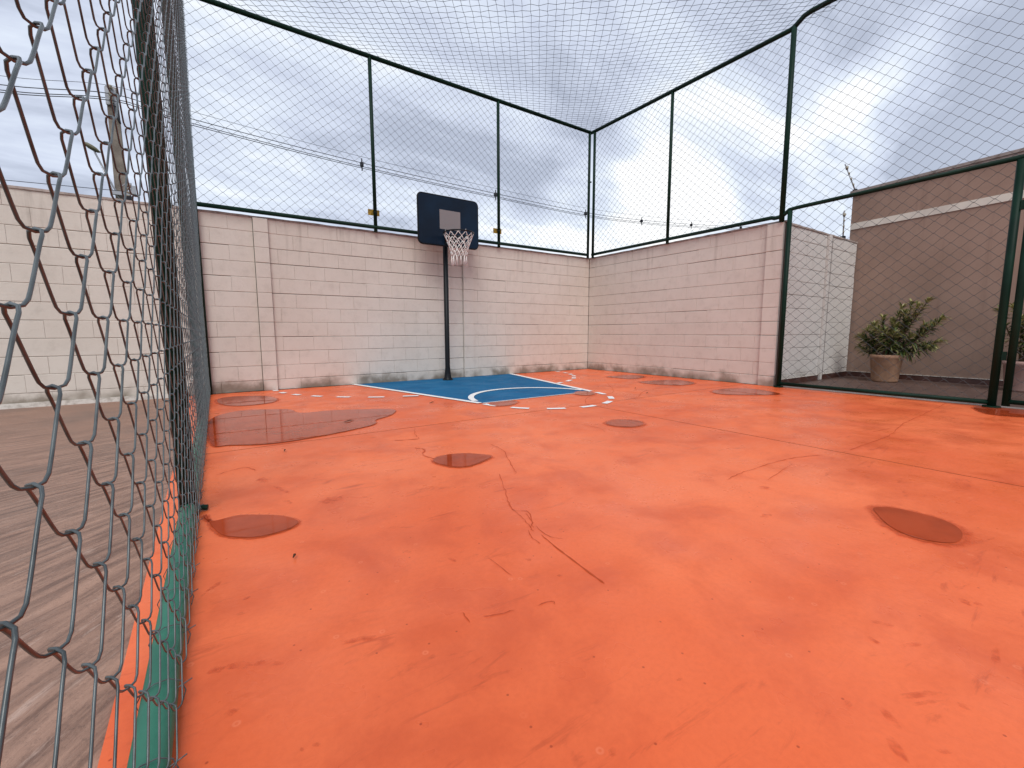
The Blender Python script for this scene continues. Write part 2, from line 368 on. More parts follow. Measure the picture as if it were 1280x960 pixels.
crack([(-5.55,-3.91),(-5.5,-3.7),(-5.42,-3.52)],.006)
crack([(-3.28,-5.9),(-2.54,-5.91),(-1.9,-5.83),(-1.28,-5.8),(.0,-5.74)],.010)
crack([(-2.45,-3.42),(-1.9,-3.1),(-1.2,-3.05),(-.5,-3.3)],.014)
crack([(-3.38,-3.46),(-3.0,-3.1),(-2.4,-2.95),(-1.7,-2.2)],.010)
crack([(-6.84,-4.05),(-6.7,-3.98),(-6.64,-4.08)],.010)
crack([(-4.2,-4.1),(-4.16,-4.4),(-4.22,-4.55)],.008)
for P_ in [[(-6.053, -5.736), (-6.049, -5.792), (-6.048, -5.88)], [(-6.234, -6.01), (-6.191, -6.027), (-6.148, -6.034)], [(-6.077, -6.056), (-6.029, -6.065), (-6.031, -6.082)], [(-5.709, -5.494), (-5.737, -5.578), (-5.78, -5.624)], [(-5.751, -5.625), (-5.766, -5.722), (-5.732, -5.779)], [(-5.801, -5.636), (-5.826, -5.697), (-5.831, -5.758)], [(-6.276, -5.958), (-6.28, -6.012)], [(-4.358, -5.888), (-3.934, -5.825)], [(-2.476, -5.788), (-2.16, -5.829)]]:
    crack(P_,.0055,5,.002)
for cx_s,cy_s,ax,ay,bx_,by_ in [(-5.706,-6.782,-0.020,-0.030,-0.019,0.001),(-5.538,-6.862,0.001,-0.014,-0.013,-0.000),(-6.820,-5.831,0.036,-0.015,0.000,-0.022),(-6.763,-5.864,0.043,-0.024,-0.001,-0.018),(-6.868,-5.816,0.025,-0.005,0.002,-0.019),(-6.850,-5.979,0.023,0.005,0.003,-0.015),(-6.734,-6.156,0.005,-0.004,-0.001,-0.007),(-6.710,-6.161,0.011,-0.005,-0.000,-0.008),(-6.242,-6.503,0.009,-0.006,-0.010,-0.009),(-5.574,-6.799,0.060,-0.032,-0.016,-0.005),(-5.588,-6.815,0.047,-0.023,-0.010,-0.003),(-5.015,-6.769,-0.003,-0.021,-0.023,-0.002),(-4.998,-6.795,0.004,-0.014,-0.017,-0.002),(-5.271,-6.871,0.021,-0.008,-0.049,-0.012),(-6.865,-5.386,0.025,0.019,0.003,-0.016),(-6.897,-5.428,0.013,0.018,0.003,-0.010),(-6.786,-5.520,0.016,0.006,0.001,-0.010),(-6.807,-5.599,0.017,0.002,0.001,-0.013),(-4.504,-5.938,0.021,-0.041,-0.037,-0.016),(-4.857,-6.121,0.040,-0.021,-0.026,-0.013),(-6.622,-4.303,0.050,0.002,-0.003,-0.060),(-6.564,-4.527,0.041,-0.105,-0.008,-0.034),(-6.560,-4.741,0.020,-0.029,-0.006,-0.031),(-6.383,-4.827,0.072,-0.006,-0.011,-0.065),(-5.339,-6.669,0.023,-0.031,-0.013,-0.003),(-5.383,-6.739,0.045,-0.024,-0.015,-0.004),(-5.445,-6.673,-0.005,-0.022,-0.012,-0.001),(-6.553,-5.905,0.057,-0.020,-0.003,-0.016),(-5.736,-6.718,0.000,-0.010,-0.014,-0.001),(-5.781,-6.811,-0.023,-0.029,-0.019,0.003),(-5.942,-5.827,0.014,-0.010,-0.007,-0.009),(-6.277,-5.524,0.022,-0.015,-0.007,-0.017),(-6.165,-5.672,0.011,-0.026,-0.009,-0.012),(-5.917,-5.971,0.011,-0.008,-0.006,-0.007),(-5.978,-6.469,0.009,-0.006,-0.006,-0.004),(-5.716,-6.867,0.012,-0.013,-0.010,-0.001),]:
    ring=[]
    for q in range(20):
        a=2*PI*q/20; w=1+.5*mnoise.noise(Vector((cx_s*7+math.cos(a)*1.6,cy_s*7+math.sin(a)*1.6,2)))
        ring.append(((ax*math.cos(a)+bx_*math.sin(a))*w,(ay*math.cos(a)+by_*math.sin(a))*w))
    si_=globals().get('si_',0)+1; z=.0010+.00004*si_
    vs=[(cx_s,cy_s,z)]+[(cx_s+x*.6,cy_s+y*.6,z) for x,y in ring]+[(cx_s+x*1.35,cy_s+y*1.35,z) for x,y in ring]
    o=MB().add(vs,[(0,1+q,1+(q+1)%20) for q in range(20)]+[(1+q,21+q,21+(q+1)%20,1+(q+1)%20) for q in range(20)]).build('scuff_stain',M_STAIN,court)
    at=o.data.attributes.new('film','FLOAT','POINT'); at.data.foreach_set('value',[.38]+[.33]*20+[-.25]*20)
crack([(-6.80,-.016),(-5.2,-.014),(-3.6,-.016),(-1.8,-.013),(-.03,-.016)],.040,40,.006,M_JOINT,'base_gap_line')  # thin dark ragged strips laid on the floor along the wall foot
crack([(-.016,-.03),(-.014,-1.9),(-.016,-3.86)],.040,45,.006,M_JOINT,'base_gap_line')
# puddles
def puddle(pts,label,rim=.03,seed=0):
    base=catmull([(a,b,0) for a,b in pts],7,True)
    base=[Vector((p.x,p.y)) for p in base]
    cx=sum((p.x for p in base))/len(base); cy=sum((p.y for p in base))/len(base)
    t=empty('puddle',(cx,cy,0),label=label,cat='puddle',group='rain puddles on the orange court')
    n=len(base); area=sum(base[i].x*base[(i+1)%n].y-base[(i+1)%n].x*base[i].y for i in range(n)); sgn=1 if area>0 else -1
    def off(d,amp):
        o=[]
        for i,p in enumerate(base):
            tt=(base[(i+1)%n]-base[i-1]).normalized(); nn=Vector((tt.y,-tt.x))*sgn
            w=mnoise.noise(Vector((p.x*9+seed,p.y*9,3)))*amp
            o.append(p+nn*(d+w))
        return o
    from mathutils.geometry import tessellate_polygon
    inner,outer=off(-rim*.9,.004),off(rim*.75,.012); water=off(-rim*.35,.006)
    vs=[(p.x-cx,p.y-cy,.0030+seed*.00003) for p in inner+outer]; fs=[(i,(i+1)%n,n+(i+1)%n,n+i) for i in range(n)]
    if sgn>0: fs=[f[::-1] for f in fs]
    o=MB().add(vs,fs).build('damp_rim',M_DAMP,t)
    at=o.data.attributes.new('film','FLOAT','POINT'); at.data.foreach_set('value',[1.0]*n+[-.1]*n)
    wv_=[(p.x-cx,p.y-cy,.0058) for p in water]; fs=[]
    for tri in tessellate_polygon([[Vector(v) for v in wv_]]):
        q=[Vector(wv_[i]) for i in tri]
        fs.append(tri if (q[1]-q[0]).cross(q[2]-q[0]).z>0 else tri[::-1])
    MB().add(wv_,fs).build('water',M_WATER,t)
    return t
puddle([(-6.85,-2.09),(-6.59,-1.71),(-6.17,-1.89),(-6.09,-2.2),(-5.77,-2.24),(-5.34,-2.46),(-5.26,-2.62),(-5.40,-2.86),(-5.58,-3.0),(-5.64,-3.17),(-5.81,-3.28),(-6.16,-3.40),(-6.49,-3.44),(-6.73,-3.32),(-6.86,-3.2)],'largest rain puddle, long and irregular, mirroring the wall pilaster',.02,1)
puddle([(-6.78,-.64),(-6.61,-.44),(-6.27,-.6),(-6.15,-1.01),(-6.26,-1.31),(-6.57,-1.36),(-6.75,-1.1)],'shallow puddle lying at the foot of the left wall pilaster',.05,2)
puddle([(-6.89,-4.70),(-6.86,-4.79),(-6.76,-4.79),(-6.62,-4.89),(-6.555,-5.0),(-6.59,-5.07),(-6.67,-5.09),(-6.75,-5.07),(-6.84,-4.98),(-6.87,-4.87)],'flat puddle joined to the foot of the near green fence post',.02,3)
puddle([(-5.72,-4.51),(-5.62,-4.43),(-5.46,-4.47),(-5.34,-4.63),(-5.5,-4.73),(-5.62,-4.74),(-5.7,-4.65)],'small puddle at the end of the jagged crack in mid court',.03,4)
puddle([(-3.97,-4.3),(-3.78,-4.25),(-3.64,-4.40),(-3.71,-4.55),(-3.9,-4.58),(-4.02,-4.44)],'small oval puddle in front of the dashed half circle',.05,5)
puddle([(-4.39,-6.35),(-4.3,-6.39),(-4.27,-6.5),(-4.29,-6.6),(-4.37,-6.66),(-4.5,-6.68),(-4.59,-6.64),(-4.62,-6.55),(-4.56,-6.45)],'dark oval puddle with pale rim, nearest to the gate and camera',.045,6)
puddle([(-1.32,-3.69),(-.86,-3.61),(-.54,-3.84),(-.73,-4.3),(-.97,-4.31),(-1.4,-3.97)],'broad puddle in front of the corner where the wall meets the wire fence',.06,7)
puddle([(-.96,-1.45),(-.35,-1.53),(-.38,-1.88),(-.9,-2.0)],'narrow puddle nearest the inner corner of the two walls',.06,8)
puddle([(-1.08,-2.32),(-.41,-2.51),(-.56,-2.98),(-1.03,-3.02),(-1.25,-2.61)],'thin puddle halfway along the foot of the right wall',.06,9)
puddle([(-4.26,-2.80),(-3.92,-2.74),(-3.90,-2.9),(-4.1,-3.05),(-4.28,-3.00)],'reddish puddle touching the left end of the free throw line',.05,10)
puddle([(-2.96,-2.80),(-2.72,-2.62),(-2.60,-2.78),(-2.75,-2.98),(-2.92,-2.98)],'reddish puddle touching the right end of the free throw line',.05,11)
puddle([(-.62,-6.12),(-.10,-5.98),(-.06,-6.5),(-.3,-6.65),(-.6,-6.38)],'puddle at the foot of the gate post',.04,12)

# side path, yard, sill
MB().box((-14,-10.6,-.11),(-7.0,-.003,-.009)).build('side_path',M_PATH,kind='structure',label='brown brushed concrete path left of the wire fence')
MB().box((.14,-12,-.1),(2.75,-3.85,-.004)).build('yard_floor',M_YARD,kind='structure',label='brown yard floor behind the wire gate')
MB().box((.0215,-12,-.1),(.1385,-3.853,.004)).build('concrete_sill',M_CEM,kind='structure',label='grey cement sill under the gate fence')

# ------------------------------------------------------------------ block walls
BH=.20
def block_mesh(name,w,h=.194,d=.09,mat=M_WALL,b=.005,seed=0):
    """block face looks to -Y; origin at its lower left back; chamfered front arris"""
    rnd=random.Random(seed); x0,x1,z0,z1=.0003,w-.0003,0,h; bx=.0012 if seed!=3 else .004
    j=lambda a: a+rnd.uniform(-.0004,.0004)
    vs=[(x0,0,z0),(x1,0,z0),(x1,0,z1),(x0,0,z1),
        (x0,-d+b,z0),(x1,-d+b,z0),(x1,-d+b,z1),(x0,-d+b,z1),
        (x0+bx,j(-d),z0+b),(x1-bx,j(-d),z0+b),(x1-bx,j(-d),z1-b),(x0+bx,j(-d),z1-b)]
    fs=[(0,4,5,1),(1,5,6,2),(2,6,7,3),(3,7,4,0),(4,8,9,5),(5,9,10,6),(6,10,11,7),(7,11,8,4),(8,11,10,9)]
    m=bpy.data.meshes.new(name); m.from_pydata(vs,[],fs); m.materials.append(mat); m.update(); return m
_bm={}
def bmesh_for(w,mat,h=.194):
    key=(round(w,3),mat.name,round(h,4))
    if key not in _bm: _bm[key]=[block_mesh('wall_block',w,h,mat=mat,seed=i) for i in range(4)]
    return random.choices(_bm[key],(5,5,5,3))[0]
def wall(parent,x0,x1,rot,off,mat,pil=(),top=2.335,phase=0.0,core_x=0.0):
    """face in local plane y=0 facing -y, from x0 to x1; rot about z then translated by off.  bed joints at .15,.35,..."""
    R=Matrix.Rotation(rot,4,'Z'); T=Matrix.Translation(Vector(off))
    rows=[(0,.15)]+[(.15+.2*i,.35+.2*i) for i in range(10)]+[(2.15,top)]
    D=.09; rowd=[0,0]; gapr=[.004]
    def put(x,z,w,h,proud=0.0):
        gapr[0]=gapr[0] if random.random()<.55 else random.choice((.0015,.003,.004,.0065))
        me=bmesh_for(w,mat,h+.0045-gapr[0]); o=bpy.data.objects.new('block',me); C.objects.link(o); o.parent=parent
        odd=random.random()<.16
        dy=D+rowd[0]+random.uniform(-.0005,.0005)*(4 if odd else 1)-proud
        o.matrix_local=T@R@Matrix.Translation((x,dy,z+random.uniform(-.0006,.0006)))@Matrix.Rotation(random.uniform(-.001,.001)*(3 if odd else 1),4,'Z')@Matrix.Rotation(rowd[1]+random.uniform(-.002,.002),4,'X')
    for ri,(z0,z1) in enumerate(rows):
        h=z1-z0-.0045; rowd[0]=random.uniform(-.0015,.0015); rowd[1]=random.uniform(-.005,.005)
        # segments between pilasters
        cuts=[x0]+[c for a,b in pil for c in (a,b)]+[x1]
        for si in range(0,len(cuts)-1,2):
            a,b=cuts[si],cuts[si+1]
            s=.4; ph=(phase+(.2 if ri%2 else 0))%.4
            x=a; first=True
            while x<b-.01:
                if first:
                    nx=a+ (.4-ph if ph>0.02 else .4); first=False
                else: nx=x+.4
                if b-nx<.09: nx=b
                nx=min(nx,b); put(x,z0,nx-x,h); x=nx
        for a,b in pil: put(a+.005,z0,b-a-.010,h,.038)
    # mortar core behind the faces
    MBc=MB().box((x0,.0075,-.1),(x1+core_x,.14,top-.004)); o=MBc.build('mortar_core',M_MORTAR if mat is M_WALL else M_CEM,parent)
    o.matrix_local=T@R
    return R,T
def coping(parent,x0,x1,R,T,z=2.335,seed=0,mat=None):
    mb=MB(); n=int((x1-x0)/.12)+1; rnd=random.Random(seed); vs=[]
    for i in range(n+1):
        x=x0+(x1-x0)*i/n; a=-.012+rnd.uniform(-.004,.004); t=z+.022+rnd.uniform(-.003,.003)
        vs+=[(x,a,z-.004+rnd.uniform(-.002,.002)),(x,a+.003,t),(x,.07,t+.012),(x,.152,t-.004),(x,.152,z-.004)]
    fs=[]
    for i in range(n):
        for j in range(5):
            j2=(j+1)%5; fs.append((i*5+j,i*5+j2,i*5+5+j2,i*5+5+j))
    fs+=[(4,3,2,1,0),tuple(n*5+j for j in range(5))]
    mb.add(vs,fs); o=mb.build('coping',mat or M_COPE,parent); o.matrix_local=T@R; return o
bw=empty('block_wall',(0,0,0),label='long cream-pink block wall behind the basketball hoop',cat='wall',group='painted block walls')
R_,T_=wall(bw,-9.0,-.004,0,(0,0,0),M_WALL,pil=((-6.215,-6.03),(-3.055,-2.85)),phase=.1,core_x=.143)
coping(bw,-14,-.0,R_,T_,seed=1)
st=MB()
for ri in range(12):
    z0=0 if ri==0 else .15+.2*(ri-1); z1=.15 if ri==0 else min(z0+.2,2.335); x=-9.0
    while x>-14:
        w=.4; st.box((x-w+.0012,0+random.uniform(-.002,.002),z0),(x-.0012,.09,z1-.006)); x-=w
st.box((-14,.0055,-.1),(-9.0,.14,2.331))
tag(st.build('far_blocks',M_WALL,bw),kind='stuff')
MB().box((-14,-.022,-.012),(-7.06,-.004,.045)).build('pale_skirting',M_PALE,bw)
rw=empty('block_wall',(0,0,0),label='short pinkish block wall right of the inner corner, ending at the wire fence',cat='wall',group='painted block walls')
# local x runs from the near end towards the corner: rotate by +90 deg about z => local x -> +Y, -y face -> +X ; need face to -X, so use -90
R_,T_=wall(rw,.005,3.89,-PI/2,(0,0,0),M_WALL,pil=((3.655,3.89),),phase=.25)
coping(rw,-.0,3.90,R_,T_,seed=2)
MB().box((.0075,-3.885,-.1),(.14,-3.848,2.33)).build('wall_end',M_WALL,rw)
re_=empty('block_wall',(0,0,0),label='white-washed block wall seen through the wire fence beside the brown building',cat='wall',group='painted block walls')
R_,T_=wall(re_,.145,2.72,0,(0,-3.85,0),M_WALLW,pil=((1.50,1.60),),phase=.05,top=2.335)
coping(re_,.15,2.735,R_,T_,seed=3)
MB().box((1.62,-3.862,0.09),(1.69,-3.851,2.32)).build('drain_channel',M_CEM,re_)
MB().box((.145,-3.866,-.003),(2.72,-3.853,.082)).build('skirting',M_SKIRT,re_)
MB().box((.145,-3.869,.083),(2.72,-3.8535,.090)).build('skirting_grout',M_PALE,re_)

# ------------------------------------------------------------------ brown building
bd=empty('building',(2.75,-8,0),label='brown rendered single-storey building with pale band and parapet',cat='building')
def bpart(mb,name,mat,**kw):
    # the parapet and band climb gently towards the street side
    mb.v=[(x,y,z+(min(z,3.0)-1.2)/1.8*.04*(-3.7-y) if z>1.2 else z) for x,y,z in mb.v]
    o=mb.build(name,mat,bd,**kw); o.matrix_parent_inverse=Matrix.Translation((-2.75,8,0)); return o
bpart(MB().box((2.75,-12,-.1),(8,-3.72,3.20)),'wall',M_BROWN)
bpart(MB().box((2.737,-12,2.585),(2.7485,-3.722,2.690)),'painted_band',M_BAND)
bpart(MB().box((2.700,-12,3.203),(2.93,-3.69,3.245)).box((2.715,-12,3.165),(2.7485,-3.7,3.2015)),'parapet_coping',M_CEM)
bpart(MB().box((2.737,-12,-.003),(2.7485,-3.868,.078)),'skirting',M_SKIRT)
bpart(MB().box((2.733,-12,.079),(2.7480,-3.87,.087)),'skirting_grout',M_PALE)

# ------------------------------------------------------------------ fences
def frame_post(parent,x,y,z0,z1,r,mat=None,cap=True):
    return MB().tube([(x,y,z0),(x,y,z1)],r,14).build('post',mat or M_GREEN,parent,smooth=False)
def smooth_by_tube(o):
    for p in o.data.polygons: p.use_smooth=len(p.vertices)==4
def post(parent,x,y,z0,z1,r=.026,mat=None):
    o=frame_post(parent,x,y,z0,z1,r,mat); smooth_by_tube(o); return o
def rail(parent,pts,r=.022,mat=None,name='rail'):
    o=MB().tube(pts,r,12).build(name,mat or M_GREEN,parent); smooth_by_tube(o); return o
def mesh_panel(parent,p0,p1,z0,z1,H=.14,V=.123,r=.0026,seed=0,name='chain_link_mesh',sag=.012):
    """vertical sheet of chain link between two ground points; zigzag wires running along the panel"""
    a=Vector((*p0,0)); b=Vector((*p1,0)); Lg=(b-a).length; u=(b-a)/Lg; nrm=Vector((-u.y,u.x,0)); hv=V/2
    mb=MB(); rows=int((z1-z0)/hv); cols=int(Lg/(H/2))
    def P(i,jz):
        s=min(i*H/2,Lg); z=z0+jz*hv
        w=mnoise.noise(Vector((s*1.1+seed,z*1.1,seed)))
        w2=mnoise.noise(Vector((s*.7,z*.7+seed,9)))
        edge=min(1,min(s,Lg-s)*2,(z1-z)*2+.15,(z-z0)*2+.15)
        return a+u*(s+w*sag*edge)+Vector((0,0,z+w2*sag*edge))+nrm*(w*sag*1.5*edge)
    for j in range(rows):
        pts=[]
        for i in range(cols+2):
            if i*H/2>Lg+H/2: break
            hi=(i+j)%2; q=P(i,j+hi); q=q+Vector((0,0,.004 if hi else -.004)); pts.append(q)
        mb.tube(pts,r,3,caps=False)
    return tag(mb.build(name,M_MESH,parent,smooth=True),kind='stuff')
ZR,ZT=2.405,4.835
bf=empty('wall_top_fence',(0,0,2.36),label='tall green framed wire fence standing on the long wall behind the hoop',cat='fence')
bf.location=(0,0,0)
for x in (-.098,-2.32,-4.567): post(bf,x,-.05,2.335,ZT,.027)
rail(bf,[(-6.87,-.05,ZR),(-.09,-.05,ZR)],.028); rail(bf,[(-6.83,-.05,ZT),(-.05,-.05,ZT),(-.05,-.10,ZT)],.032)
rail(bf,[(-.10,-.05,3.87),(-.05,-.07,3.87)],.014,name='cross_tie')
mesh_panel(bf,(-6.87,-.045),(-.10,-.045),ZR,ZT,seed=1)
rf=empty('wall_top_fence',(0,0,0),label='green framed wire fence on the short right wall, with a kinked top rail',cat='fence')
for y in (-.145,-1.973,-3.857): post(rf,-.05,y,2.335,ZT+(.03 if y<-3 else 0),.027 if y>-3 else .034)
rail(rf,[(-.05,-.12,ZR),(-.05,-3.72,ZR+.008),(-.05,-3.76,ZR-.006),(-.05,-3.85,ZR)],.028)
rail(rf,[(-.05,-.12,ZT),(-.05,-3.80,ZT),(-.05,-3.86,ZT+.015),(-.05,-3.97,ZT+.09),(-.05,-4.05,ZT+.105),(-.05,-9.2,ZT+.11)],.032)
mesh_panel(rf,(-.045,-.145),(-.045,-3.85),ZR,ZT,seed=2)
mesh_panel(rf,(-.045,-3.86),(-.045,-9.2),2.49,ZT+.10,seed=3,H=.15,V=.13)
gf=empty('wire_fence',(0,0,0),label='low green framed wire fence panel closing the yard, left of the gate',cat='fence')
post(gf,-.05,-3.962,0,2.46,.030); post(gf,-.05,-6.085,0,2.49,.035)
rail(gf,[(-.05,-3.865,2.41),(-.05,-3.90,2.435),(-.05,-3.95,2.475),(-.05,-4.05,2.483),(-.05,-6.12,2.512)],.026)
rail(gf,[(-.05,-3.96,.055),(-.05,-6.09,.055)],.024)
MB().lathe([(.001,.02),(.07,.02),(.07,.004),(.001,.004)],16,(-.05,-6.085)).build('base_plate',M_GREEN,gf)
MB().lathe([(.001,.02),(.06,.02),(.06,.004),(.001,.004)],16,(-.05,-3.962)).build('base_plate',M_GREEN,gf)
mesh_panel(gf,(-.055,-3.98),(-.055,-6.07),.07,2.48,seed=4,H=.15,V=.13,r=.0029)
gt=empty('wire_gate',(0,0,0),label='green framed wire gate with a middle rail, cut off at the right edge',cat='gate')
post(gt,-.05,-6.185,.03,2.47,.032); post(gt,-.05,-7.15,.03,2.47,.032)
for z in (.075,1.30,2.47): rail(gt,[(-.05,-6.185,z),(-.05,-7.15,z)],.024)
mesh_panel(gt,(-.055,-6.2),(-.055,-7.14),.09,1.28,seed=5,H=.15,V=.13); mesh_panel(gt,(-.055,-6.2),(-.055,-7.14),1.32,2.46,seed=6,H=.15,V=.13)
for z in (.5,2.0): MB().box((-.075,-6.15,z),(-.04,-6.115,z+.09)).build('hinge',M_GREEN,gt)
g2=empty('wire_fence',(0,0,0),label='low green framed wire fence panel beyond the gate',cat='fence')
post(g2,-.05,-7.25,0,2.49,.035); post(g2,-.05,-9.2,0,ZT,.035)
rail(g2,[(-.05,-6.12,2.512),(-.05,-9.2,2.512)],.026); rail(g2,[(-.05,-7.25,.055),(-.05,-9.2,.055)],.024)
mesh_panel(g2,(-.055,-7.27),(-.055,-9.18),.07,2.48,seed=7,H=.15,V=.13)

# near side fence: true interlocking spirals, one object per wire
sf=empty('chain_link_fence',(0,0,0),label='grey chain-link fence on green posts close along the left side of the court',cat='fence')
YE=-8.3
for y in (-.045,-2.35,-4.665,-6.99):
    post(sf,fencex(y)+(.032 if y>-1 else 0),y,0,ZT,.034)
o=rail(sf,[(fencex(YE),YE,.034),(fencex(-.03),-.03,.034)],.033,M_GREENLIT)
rail(sf,[(fencex(YE),YE,ZT),(fencex(0),-.02,ZT)],.026)
for y in (-4.60,):
    MB().tube([(fencex(y)+.03,y-.02,.018),(fencex(y)+.068,y-.03,.014)],.013,8).build('post_foot',M_GREEN,sf)
PH,PV=.150,.128; RW=.0015; AMP=PV/4+RW*.9; DEP=.0064
Y0=-6.503; Z0=.762
def spiral(shift,hooks):
    pts=[]; i0=int((YE-Y0)/PH)-1; n=int((-.03-YE)/PH)+2
    seg=26
    for k_ in range(n*seg):
        s=k_/seg+i0             # in periods
        y=Y0+shift+s*PH
        if y<YE or y>-.035: continue
        ph=s-math.floor(s)      # 0 at crest
        # walk round a flattened loop (straight legs, round ends) while advancing along the fence
        st=2*(AMP-DEP); arcl=PI*DEP; per=2*(st+arcl); q=(ph*per+arcl/2)%per
        if q<arcl: a_=q/DEP; x=DEP*math.cos(a_); z=st/2+DEP*math.sin(a_)
        elif q<arcl+st: x=-DEP; z=st/2-(q-arcl)
        elif q<2*arcl+st: a_=(q-arcl-st)/DEP; x=-DEP*math.cos(a_); z=-st/2-DEP*math.sin(a_)
        else: x=DEP; z=-st/2+(q-2*arcl-st)
        z=.68*z+.32*AMP*math.cos(2*PI*ph)
        pts.append((fencex(y)+6.870+x, y, z))
    return pts
M2=[MB().tube(spiral(sh,0),RW,6,caps=False).mesh('wire',M_WIRE,True) for sh in (0.0,PH/2)]
nlow=int((Z0-.07)/(PV/2)); nhigh=int((ZT-.03-Z0)/(PV/2))
for i in range(-nlow,nhigh):
    # wire i has its crests on node row i, its troughs on row i-1 ; rows alternate by half a pitch
    z=Z0+(i-.5)*PV/2
    o=link('wire',M2[i%2],sf)
    bul=.0356+(.005*max(0,.25-z)/.25)+.017*max(0,z-1.25)
    o.location=(-6.870+bul+random.uniform(-.0007,.0007),random.uniform(-.0012,.0012),z)
# tie wires round the bottom rail
for i in range(34):
    y=-6.9+i*.2+random.uniform(-.03,.03)
    X=fencex(y); pts=[(X+.042*math.cos(a)+.004,y+.004*math.sin(a*2),.036+.040*math.sin(a)) for a in [i_*.6-.6 for i_ in range(8)]]
    pts=[(p[0],p[1],max(p[2],.004)) for p in pts]
    pts.append((X+.058,y+.012,.05)); MB().tube(pts,.0013,5).build('tie_wire',M_WIRE,sf)

# ------------------------------------------------------------------ roof net
rn=empty('roof_net',(0,0,4.8),label='dark square-mesh safety net stretched over the whole court',cat='net')
S=.102; mb=MB(); knots={}; ang=math.radians(-38); ca,sa=math.cos(ang),math.sin(ang)
def knot(i,j):
    if (i,j) in knots: return knots[(i,j)]
    st_=.012 if (i+j)%2 else -.012
    u_=i*S; v_=j*S+st_
    u_+=random.uniform(-.006,.006); v_+=random.uniform(-.006,.006)
    x=-3.4+u_*ca-v_*sa; y=-3.6+u_*sa+v_*ca
    if not(-6.98<x<-.04 and -9.2<y<-.04): knots[(i,j)]=None; return None
    w=min(-.04-x,x+6.98,-.04-y,y+9.3); sagz=.20*(1-math.exp(-w*.9))+.03*mnoise.noise(Vector((x,y,0)))*min(1,w)
    knots[(i,j)]=Vector((x,y,.03-sagz)); return knots[(i,j)]
for i in range(-75,76):
    for j in range(-75,76):
        a=knot(i,j)
        if a is None: continue
        for b in (knot(i+1,j),knot(i,j+1)):
            if b is not None: mb.tube([a,b],.0025,3,caps=False)
mb.build('netting',M_CORD,rn,smooth=True,kind='stuff')

# ------------------------------------------------------------------ basketball hoop
hp=empty('basketball_hoop',(-3.5,-.26,0),label='black pole basketball hoop with navy backboard and white net by the wall',cat='basketball hoop')
MB().lathe([(.001,.016),(.085,.016),(.092,.012),(.092,.003)],24).build('base_plate',M_BLACK,hp)
MB().lathe([(.078,.016),(.060,.05),(.050,.13),(.041,.22),(.0405,2.35),(.001,2.35)],20).build('pole',M_BLACK,hp,smooth=True)
for q in range(4):
    a=PI/4+q*PI/2; MB().tube([(.072*math.cos(a),.072*math.sin(a),.012),(.072*math.cos(a),.072*math.sin(a),.03)],.009,6).build('bolt',M_BLACK,hp)
def rr_poly(x0,x1,z0,z1,r,n=7):
    o=[]
    for cx,cz,a0 in ((x1-r,z0+r,-PI/2),(x1-r,z1-r,0),(x0+r,z1-r,PI/2),(x0+r,z0+r,PI)):
        o+=[(cx+r*math.cos(a0+PI/2*i/n),cz+r*math.sin(a0+PI/2*i/n)) for i in range(n+1)]
    return o
def slab_y(poly,y0,y1):
    n=len(poly); mb=MB(); vs=[(x,y0,z) for x,z in poly]+[(x,y1,z) for x,z in poly]
    return mb.add(vs,[tuple(range(n)),tuple(range(2*n-1,n-1,-1))]+[(i,n+i,n+(i+1)%n,(i+1)%n) for i in range(n)])
bbz0,bbz1=2.185,2.925
bb=slab_y(rr_poly(-.515,.525,bbz0,bbz1,.065),-.155,-.125).build('backboard',M_NAVY,hp)
rim_=rr_poly(-.522,.532,bbz0-.007,bbz1+.007,.07); mb=MB().tube([(x,-.140,z) for x,z in rim_],.014,8,closed=True); mb.build('edge_trim',M_BLACK,bb,smooth=True)
slab_y([(-.165,2.43),(.200,2.43),(.200,2.725),(-.165,2.725)],-.158,-.1555).build('target_square',M_TARGET,bb)
MB().box((-.09,-.124,2.25),(.09,-.041,2.29)).box((-.09,-.124,2.6),(-.05,.0,2.63)).box((.05,-.124,2.6),(.09,.0,2.63)).box((-.12,-.124,2.24),(-.09,-.112,2.72)).box((.09,-.124,2.24),(.12,-.112,2.72)).build('mounting_bracket',M_BLACK,hp)
RX,RY,RZ,RR=.0,-.475,2.325,.228
rim=MB().tube([(RX+RR*math.cos(a),RY+RR*math.sin(a),RZ) for a in [2*PI*i/48 for i in range(48)]],.0115,8,closed=True).build('rim',M_BLACK,hp,smooth=True)
MB().box((-.075,-.25,2.285),(.075,-.1585,2.338)).box((-.09,-.172,2.20),(.09,-.1588,2.345)).tube([(-.06,-.18,2.235),(-.13,-.29,2.318)],.008,6).tube([(.06,-.18,2.235),(.13,-.29,2.318)],.008,6).build('rim_bracket',M_BLACK,rim)
for x_ in (-.05,.05):
    for z_ in (2.225,2.315): MB().add([(x_+.009*math.cos(a),-.1745,z_+.009*math.sin(a)) for a in [2*PI*i/8 for i in range(8)]]+[(x_+.009*math.cos(a),-.1585,z_+.009*math.sin(a)) for a in [2*PI*i/8 for i in range(8)]],[tuple(range(8))]+[(i,8+i,8+(i+1)%8,(i+1)%8) for i in range(8)]).build('bolt',M_BOLT,rim)
net=MB(); NS=12; lev=[(0,.226,0),(.065,.205,.5),(.13,.178,0),(.20,.152,.5),(.27,.130,0),(.34,.118,.5)]
P_=lambda l,i:(RX+lev[l][1]*math.cos(2*PI*(i+lev[l][2])/NS),RY+lev[l][1]*math.sin(2*PI*(i+lev[l][2])/NS),RZ-.012-lev[l][0]+.006*math.sin(i*2.3+l))
